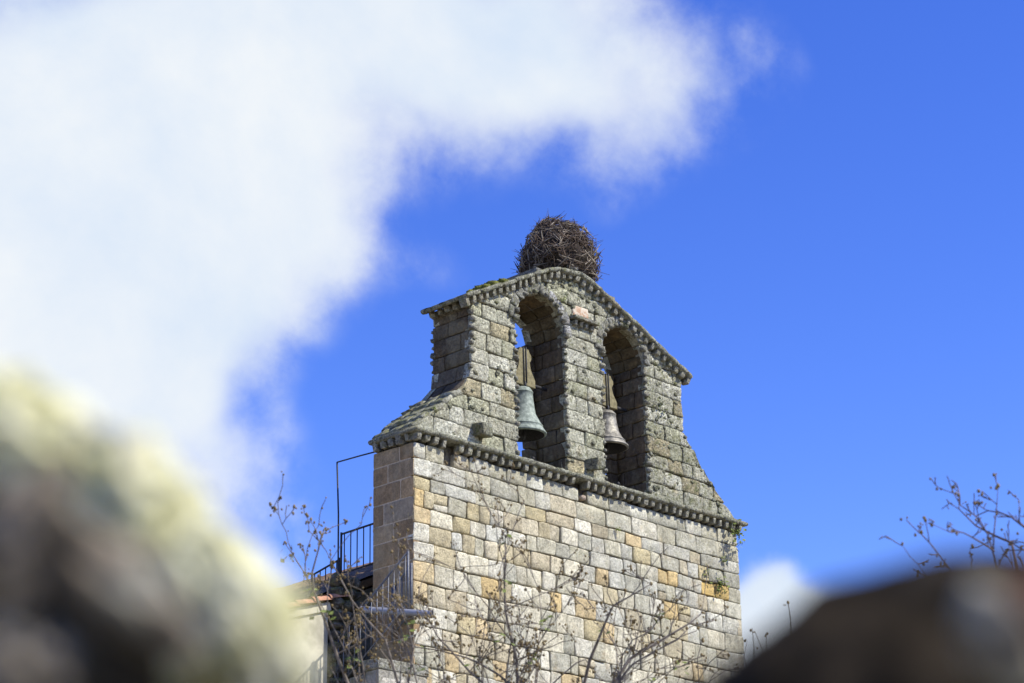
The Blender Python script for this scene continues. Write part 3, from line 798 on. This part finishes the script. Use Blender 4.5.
for sg in (1, -1):
    c = Vector(((NX0+NX1)/2, YE+.1, nz((NX0+NX1)/2)))-up2*.10
    dd_, uu = d2.copy(), up2.copy()
    if sg < 0: c.x = 2*NX1-c.x; dd_.z *= -1; uu.x *= -1
    mb2 = MB(); box(mb2, c, (NX1-NX0)/d2.x, .42, .13, dd_, (0, 1, 0), uu, bev=.1); mb2.build('eave_board', M_wood, nave)
# dark rubble wall between the gable and the annex
rub = empty('rubble_wall', (-.5, 1.4, 0), 'dark rubble wall with ragged top between bell gable and annex', 'wall')
mb = MB(); rr = random.Random(3)
c0 = plane_pt(331, 580, 1.3); c1 = plane_pt(366, 572, 1.3)
zt_ = lambda x: c0.z+(x-c0.x)*(c1.z-c0.z)/(c1.x-c0.x)+.07
xa, xb = pw(330, 600)[0], -.005
box(mb, ((xa+xb)/2+.05, 1.55, 4.7), xb-xa-.12, .4, 9.4, col=(.08, .07, .06, .4), bev=.02)
z = 6.0
while z < 10.6:
    x = xa; h = rr.uniform(.12, .22)
    while x < xb-.05:
        w = rr.uniform(.16, .34); w = min(w, xb-x)
        if z+h < zt_(x+w/2)+rr.uniform(-.02, .06):
            c = rr.choice([(.14, .12, .095), (.17, .15, .115), (.11, .10, .08)])
            ico(mb, (x+w/2, 1.36, z+h/2), .5, 2, .3, (w*1.06, .34, h*1.1), (*c, 1.0), 1.9)
        x += w
    z += h
mb.build('stones', M_moss, rub)
# stair along the gable's left end
stair = empty('stone_stair', (-.55, .9, 0), 'outside stone stair climbing beside the bell gable', 'stair')
mb = MB(); ns_ = 6
for i in range(ns_):
    y0 = -.35+.30*i; zt = 8.18-.215*i
    for x0_, x1_ in ((-1.1, -.5), (-.5, -.02)):
        box(mb, ((x0_+x1_)/2, y0+.17+.003*i, zt-.08), x1_-x0_-.01, .36, .17, col=(.33, .32, .27, .8), bev=.14, jit=.02)
mb.build('steps', M_moss, stair)
mb = MB()
for i in range(ns_):
    y0 = -.35+.30*i; zt = 8.18-.215*i-.17
    box(mb, (-.56, y0+.15, zt/2), 1.02, .297, zt, col=(.30, .28, .23, .6), bev=.02)
fr = lambda s, t, n: Vector((s, -.36-n, t))
zt = 7.92
while zt > 0.3:
    xs = [-1.08, -.62+rr.uniform(-.15, .15), -.03]; z0 = max(0, zt-rr.uniform(.34, .5))
    for a, b in zip(xs, xs[1:]): block(mb, fr, a, b, z0, zt, rr.choice([(.45, .42, .35, .4), (.40, .39, .35, .5), (.50, .46, .38, .3)]), rr.random(), rr.uniform(0, .05), step=.1, rnd=.04, rough=.012)
    zt = z0
mb.build('stair_wall', M_wall, stair)

def railing(name, A, B, h, n, label, mat, posts=(0.0, 1.0), low=.1, r=.011):
    A = Vector(A); B = Vector(B); t = empty(name, A, label, 'railing', 'iron railings left of the gable'); H = Vector((0, 0, h)); lo = Vector((0, 0, low))
    mb = MB(); tube(mb, [A+H, B+H], [r*1.6]*2, 6); mb.build('top_rail', mat, t)
    mb = MB(); tube(mb, [A+lo, B+lo], [r*1.4]*2, 6); mb.build('bottom_rail', mat, t)
    for i in range(n):
        p = A.lerp(B, (i+.5)/n); mb = MB(); tube(mb, [p+lo, p+H], [r, r], 6); mb.build('baluster', mat, t)
    for q in posts: p = A.lerp(B, q); mb = MB(); tube(mb, [p, p+H+Vector((0, 0, .03))], [r*1.9]*2, 6); mb.build('post', mat, t)
    return t
XR = -.5
railing('stair_railing', (XR, 1.30, 7.86), (XR, -.40, 9.02), .92, 13, 'sloping iron railing on the outer side of the stair', M_galv)
railing('stair_railing', (-.07, .42, 8.70), (-.07, -.02, 9.02), .85, 3, 'short sloping iron railing against the end wall of the gable', M_galv)
railing('roof_railing', (.2, 1.18, 10.15), (.2, 1.98, 10.13), .70, 5, 'taller iron railing panel on top of the dark rubble wall', M_iron, (1.0,), .02)
railing('roof_railing', (.2, 2.02, 9.80), (.2, 2.72, 9.66), .60, 5, 'lower iron railing panel above the annex roof', M_iron, (0., 1.0), .02)
t = empty('iron_rod', (.2, 2.08, 10.1), 'thin bent iron rod rising to the corner of the ledge', 'rod')
mb = MB(); tube(mb, [(.2, 2.05, 10.0), (.2, 2.06, 11.2), (.2, 2.11, 12.13)], [.016]*3, 6); mb.build('upright', M_iron, t)
mb = MB(); tube(mb, [(.2, 2.11, 12.13), (.2, 1.5, 12.11), (.12, .96, 12.05)], [.013]*3, 6); mb.build('crossbar', M_iron, t)
t = empty('drain_pipe', (-.02, .5, 9.2), 'grey pipe jutting out past the front corner of the gable', 'pipe')
P0 = plane_pt(384, 611, .3); P1 = plane_pt(432, 614, -.42); dv = (P1-P0).normalized()
mb = MB(); tube(mb, [P0-dv*.4, P0, P1], [.055]*3, 14, cap=False); tube(mb, [P1-dv*.04, P1], [.066, .066], 14, cap=False); mb.build('pipe_body', M_pipe, t)
mb = MB(); tube(mb, [P1-dv*.012, P1-dv*.01], [.053, .05], 14); mb.build('pipe_mouth', M_iron, t)

# ------------------------------------------------------------------ bare shrubs
def shrub(name, label, D, stems, seed, trunk, twig=1.0, bud=1.0, mat=M_bark, group='bare shrubs below the gable', green=0, tw_len=(.2, .6), density=7, budr=(.005, .0105)):
    rg = random.Random(seed); foot = CAM+ray(*trunk[0])*D; foot = Vector((foot.x, foot.y, 0))
    t = empty(name, foot, label, 'shrub', group); br = MB(); bd = MB(); lv = MB()
    toward = Vector((f_.x, f_.y, 0)).normalized()
    def budat(p, s=1.0):
        for q in range(rg.choice((1, 1, 2, 3))):
            o = Vector((rg.gauss(0, .010), rg.gauss(0, .010), rg.gauss(0, .010)))
            ico(bd, p+o, rg.uniform(*budr)*s, 1, .5, (1, 1, 1.3))
    def twigs(p, d, ln, r, lev):
        n = max(3, int(ln/.09)); pts = [p]; cur = p.copy(); dd_ = d.copy()
        for i in range(n):
            dd_ = (dd_+Vector((rg.gauss(0, .16), rg.gauss(0, .16), rg.gauss(.03, .14)))).normalized(); cur = cur+dd_*ln/n; pts.append(cur)
            if lev < 2 and rg.random() < (.42 if lev == 0 else .24): twigs(cur, (dd_+Vector((rg.gauss(0, .7), rg.gauss(0, .7), rg.gauss(.1, .5)))).normalized(), ln*rg.uniform(.3, .6), r*.6, lev+1)
            if rg.random() < .36*bud: budat(cur+Vector((rg.gauss(0, .012), rg.gauss(0, .012), .008)))
        tube(br, pts, [max(.003, r*(1-.7*i/n)) for i in range(n+1)], 5, cap=False)
        if rg.random() < .8*bud: budat(cur, 1.15)
    tp = [CAM+ray(px, py)*D for px, py in trunk]
    base = [foot, foot.lerp(tp[0], .5)+Vector((.12, -.08, 0)), tp[0]]
    tube(br, base, [.055, .042, .03], 8)
    for si, (pts, r0_, r1_) in enumerate(stems):
        off = rg.uniform(-.5, .5); w = []
        m_ = len(pts)
        for i, (px, py) in enumerate(pts): w.append(CAM+ray(px, py)*(D+off*(i/(m_-1))))
        if len(trunk) > 1 or True:
            if pts[0][1] >= 590: w = [tp[0]-Vector((0, 0, .25)), tp[0].lerp(w[0], .6)-Vector((0, 0, .05))]+w if trunk[0][1]-pts[0][1] > 60 else [tp[0]-Vector((0, 0, .25))]+w
        # subdivide with wobble
        q = []
        for a, b in zip(w, w[1:]):
            n = max(1, int((b-a).length/.14))
            for i in range(n): q.append(a.lerp(b, i/n)+noise.noise_vector(a*3+Vector((i, 0, 0)))*.018)
        q.append(w[-1]); n = len(q)
        tube(br, q, [r0_+(r1_-r0_)*i/(n-1) for i in range(n)], 7)
        for i in range(1, n):
            if rg.random() < density/8*twig:
                d = (q[i]-q[i-1]).normalized(); dv = Vector((rg.gauss(0, .75), rg.gauss(0, .75), rg.gauss(.2, .5)))
                twigs(q[i], (d*.8+dv).normalized(), rg.uniform(*tw_len), (r0_+(r1_-r0_)*i/(n-1))*.5+.001, 0)
            if rg.random() < .35*bud: budat(q[i]+Vector((rg.gauss(0, .02), rg.gauss(0, .02), 0)))
            if green and rg.random() < .1*green:
                for g_ in range(7):
                    c = q[i]+Vector((rg.gauss(0, .04), rg.gauss(0, .04), rg.gauss(0, .03))); a = Vector((rg.gauss(0, 1), rg.gauss(0, 1), rg.gauss(0, 1))).normalized(); b = a.orthogonal(); s = .03
                    k = len(lv.v); [lv.add(x) for x in (c-a*s, c+b*s*.5, c+a*s, c-b*s*.5)]; lv.f.append((k, k+1, k+2, k+3))
        budat(q[-1], 1.4)
    br.build('branches', mat, t)
    if bd.v: tag(bd.build('buds', M_bud, t), kind='stuff')
    if lv.v: tag(lv.build('leaves', M_leaf, t, smooth=False, fix=False), kind='stuff')
    return t
shrub('bare_shrub', 'leggy budding shrub rising in front of the iron stair railing', 15.0, [
    ([(350, 690), (336, 655), (325, 620), (314, 590), (312, 571), (318, 550), (323, 532)], .016, .004),
    ([(314, 590), (306, 575), (298, 562), (292, 552)], .006, .003),
    ([(365, 690), (352, 600), (338, 575), (330, 562)], .008, .003),
    ([(400, 690), (385, 640), (368, 620), (352, 600), (340, 578)], .014, .004),
    ([(408, 690), (412, 650), (400, 600), (392, 585)], .010, .003),
    ([(420, 690), (405, 645), (385, 625), (372, 600)], .010, .003)], 11, [(380, 700)], .8, 1.15, green=1, tw_len=(.2, .55))
shrub('bare_shrub', 'budding shrub with one straight upright stem before the left part of the tall wall', 16.0, [
    ([(519, 690), (516, 660), (511, 635), (506, 610), (505, 585), (505, 550), (505, 536)], .016, .004),
    ([(511, 640), (498, 622), (488, 606), (476, 592), (462, 570)], .009, .003),
    ([(516, 690), (500, 676), (480, 664), (466, 658), (440, 650), (415, 646), (402, 640)], .012, .004),
    ([(490, 690), (470, 672), (452, 652), (438, 636), (428, 618), (418, 598)], .011, .003),
    ([(482, 690), (483, 660), (490, 648), (505, 636)], .008, .003),
    ([(535, 690), (538, 650), (541, 620), (539, 590)], .009, .003),
    ([(541, 640), (550, 625), (556, 605)], .006, .003),
    ([(446, 690), (443, 665), (432, 640)], .007, .003)], 12, [(500, 705)], 1.25, 1.4, green=1)
shrub('bare_shrub', 'pale branched shrub with forked ascending limbs before the right part of the tall wall', 16.6, [
    ([(583, 690), (590, 660), (597, 640), (604, 622), (613, 606), (630, 596), (651, 584)], .020, .004),
    ([(613, 690), (620, 674), (629, 660), (648, 648), (668, 636), (689, 624), (701, 614)], .020, .005),
    ([(618, 682), (632, 664), (652, 652), (676, 640), (690, 627)], .012, .004),
    ([(620, 680), (622, 655), (633, 640), (650, 630), (660, 618)], .009, .003),
    ([(612, 690), (617, 665), (616, 650), (608, 632), (612, 615)], .008, .003),
    ([(545, 690), (560, 676), (576, 664), (586, 660), (594, 672)], .010, .004),
    ([(700, 700), (698, 660), (702, 640)], .007, .003),
    ([(640, 700), (660, 670), (684, 666), (702, 655)], .007, .003)], 13, [(610, 705)], .85, .75, green=1, tw_len=(.2, .6))
shrub('bare_shrub', 'thin seed headed stems poking up beside the dark boulder', 15.5, [
    ([(792, 690), (791, 640), (790, 620), (788, 603)], .007, .003),
    ([(762, 690), (763, 650), (755, 632)], .006, .002), ([(768, 690), (767, 645), (766, 634)], .006, .002),
    ([(748, 690), (745, 655), (747, 640)], .006, .002), ([(750, 690), (754, 650), (752, 628)], .006, .002)], 14, [(770, 705)], .15, .5, tw_len=(.08, .2), budr=(.004, .008))
shrub('thorny_shrub', 'gnarled leafless thorny shrub with purplish branches above the dark boulder', 12.0, [
    ([(1029, 600), (1027, 574), (1031, 544), (1035, 519), (1039, 494)], 0.0172, 0.0048),
    ([(994, 600), (997, 570), (993, 554), (987, 534), (979, 519), (974, 514), (961, 504), (954, 492), (939, 488)], 0.0109, 0.0024),
    ([(1019, 574), (1012, 542), (994, 536), (975, 526), (960, 509), (959, 496)], 0.0094, 0.0024),
    ([(993, 550), (987, 546), (971, 538), (962, 533), (949, 531), (934, 525)], 0.0062, 0.0016),
    ([(992, 550), (994, 529), (997, 504), (998, 486)], 0.0055, 0.0016),
    ([(1035, 534), (1021, 524), (1011, 518), (999, 514), (987, 512), (976, 516)], 0.0078, 0.0032),
    ([(954, 600), (950, 569), (939, 554), (930, 542), (922, 534), (918, 532)], 0.0078, 0.0032),
    ([(933, 600), (927, 576), (919, 564), (911, 556), (903, 546)], 0.0055, 0.0016),
    ([(1013, 600), (1013, 564), (1009, 544)], 0.0062, 0.0024), ([(971, 600), (971, 574), (970, 548)], 0.0039, 0.0016),
    ([(1039, 554), (1023, 549), (1011, 542)], 0.0062, 0.0024), ([(1029, 529), (1019, 522), (1019, 500)], 0.0047, 0.0016), ([(1035, 534), (1031, 519), (1029, 498)], 0.0047, 0.0016)],
    15, [(990, 790)], 1.2, .15, M_barkr, None, tw_len=(.04, .14), density=7, budr=(.004, .009))

# ------------------------------------------------------------------ foreground wall and boulders, an arm's length from the lens
def rock_mat(name, base, lich, lc, amount, pale=(.55, .54, .48), sc=1.0):
    m, t, p = newmat(name); g = G(t)
    c = g.mix(g.ramp(g.noise(22*sc, 5, .65), .38, .62), tuple(x*.4 for x in base), tuple(x*1.6 for x in base))
    c = g.mix(g.math('MULTIPLY', g.ramp(g.noise(16*sc, 5, .6), .5, .6), .7), c, pale)
    z = g.ramp(g.noise(13*sc, 4, .6), amount, amount+.12)
    c = g.mix(z, c, g.mix(g.ramp(g.noise(40*sc, 3, .6), .4, .6), lich, lc))
    g.l(c, p.inputs['Base Color']); p.inputs['Roughness'].default_value = 1; p.inputs['Specular IOR Level'].default_value = .1
    b = g.n('ShaderNodeBump'); b.inputs['Distance'].default_value = .004; g.l(g.noise(70*sc, 6, .7), b.inputs['Height']); g.l(b.outputs[0], p.inputs['Normal'])
    return m
M_rockA = rock_mat('yellow_lichen_rock', (.20, .18, .14), (.55, .52, .27), (.68, .66, .46), .34, (.60, .58, .48))
M_rockB = rock_mat('brown_rock', (.20, .165, .12), (.33, .30, .22), (.42, .40, .33), .5, (.36, .32, .26))
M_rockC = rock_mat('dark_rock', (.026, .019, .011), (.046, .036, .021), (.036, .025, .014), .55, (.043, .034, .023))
M_rockR = rock_mat('red_brown_rock', (.12, .06, .04), (.14, .08, .05), (.1, .06, .04), .6, (.16, .1, .07))
M_rockD = rock_mat('crevice_shade_rock', (.045, .036, .024), (.09, .08, .05), (.07, .06, .04), .62, (.08, .07, .05))  # near-black base colour paints the shadowed gaps between the paler stones
Rc = lambda a: Matrix((r_*math.cos(a)+u_*math.sin(a), f_, -r_*math.sin(a)+u_*math.cos(a))).transposed()
def rock(name, c, size, ang, mat, label, cat, sub=5, rough=.3, freq=1.6, group=None, ridged=.0):
    mb = MB(); ico(mb, c, 1.0, sub, rough, size, (1, 1, 1, 1), freq, Rc(ang), 6, ridged)
    me = mb.build(name, mat); tag(me, label, cat, group); return me
LA = rad(-46)
GB = 'boulders on the field wall'
rock('boulder', at(-20, 730, 1.014), (0.1456, 0.0806, 0.1365), LA, M_rockD, 'big boulder coloured dark for the shaded crevices at the lower left corner, out of focus', 'boulder', 5, .12, 1.5, GB, .1)
rock('boulder', at(26, 440, 0.988), (0.0520, 0.0364, 0.0273), rad(-24), M_rockA, 'yellow lichen covered stone at the left edge, highest of the stones there', 'boulder', 6, .3, 2.3, GB, .45)
rock('boulder', at(130, 507, 0.975), (0.0468, 0.0364, 0.0299), rad(-40), M_rockA, 'yellow lichen covered stone, middle one of the three in the sloping row', 'boulder', 6, .3, 2.3, GB, .45)
rock('boulder', at(221, 614, 0.962), (0.0546, 0.0364, 0.0325), rad(-55), M_rockA, 'palest lichen covered stone, lowest of the sloping row, beside the annex', 'boulder', 6, .3, 2.3, GB, .45)
rock('boulder', at(20, 545, 0.871), (0.0195, 0.0156, 0.0338), rad(-28), M_rockB, 'brown grey upright stone in front of the dark boulder at the left edge', 'boulder', 5, .35, 2.2, GB, .4)
rock('boulder', at(120, 590, 0.871), (0.0390, 0.0156, 0.0163), rad(-42), M_rockB, 'small brown slab below the yellow lichen stones', 'boulder', 5, .35, 2.2, GB, .4)
rock('boulder', at(10, 690, 0.858), (0.0260, 0.0156, 0.0286), rad(-30), M_rockB, 'pale stone at the very lower left corner', 'boulder', 5, .35, 2.2, GB, .4)
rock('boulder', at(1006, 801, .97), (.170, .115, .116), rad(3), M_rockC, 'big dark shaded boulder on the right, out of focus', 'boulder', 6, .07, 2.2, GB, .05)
rock('boulder', at(1000, 640, .845), (.016, .010, .024), rad(30), M_rockB, 'small pale grey stone lying against the dark boulder', 'boulder', 4, .3, 1.5, GB, .1)
rock('boulder', at(1022, 610, .85), (.014, .010, .014), rad(0), M_rockR, 'small red brown stone lying against the dark boulder', 'boulder', 4, .3, 1.5, GB, .1)
# the wall that carries them
fw = empty('field_wall', at(512, 900, .7)*1.0, 'dry stone field wall under the boulders', 'wall')
fwp = CAM+Vector((f_.x, f_.y, 0)).normalized()*.72
fw.location = (fwp.x, fwp.y, 0)
hd = Vector((f_.x, f_.y, 0)).normalized(); hr = Vector((r_.x, r_.y, 0)).normalized()
mb = MB(); rr = random.Random(9)
z = 0.0
while z < 1.60:
    h = rr.uniform(.14, .22); s = -3.0
    if z+h > 1.52: h = 1.67-z
    while s < 3.0:
        w = rr.uniform(.2, .42)
        for dpt in (-.05, .22):
            c = fwp+hr*(s+w/2)+hd*(dpt+.05); ico(mb, (c.x, c.y, z+h/2), .5, 2, .3, (w*1.05, .3, h*1.12), (*rr.choice([(.16, .14, .11), (.2, .18, .15), (.12, .11, .09)]), .8), 1.6, Matrix((hr, hd, Vector((0, 0, 1)))).transposed())
        s += w
    z += h
mb.build('wall_stones', M_moss, fw)
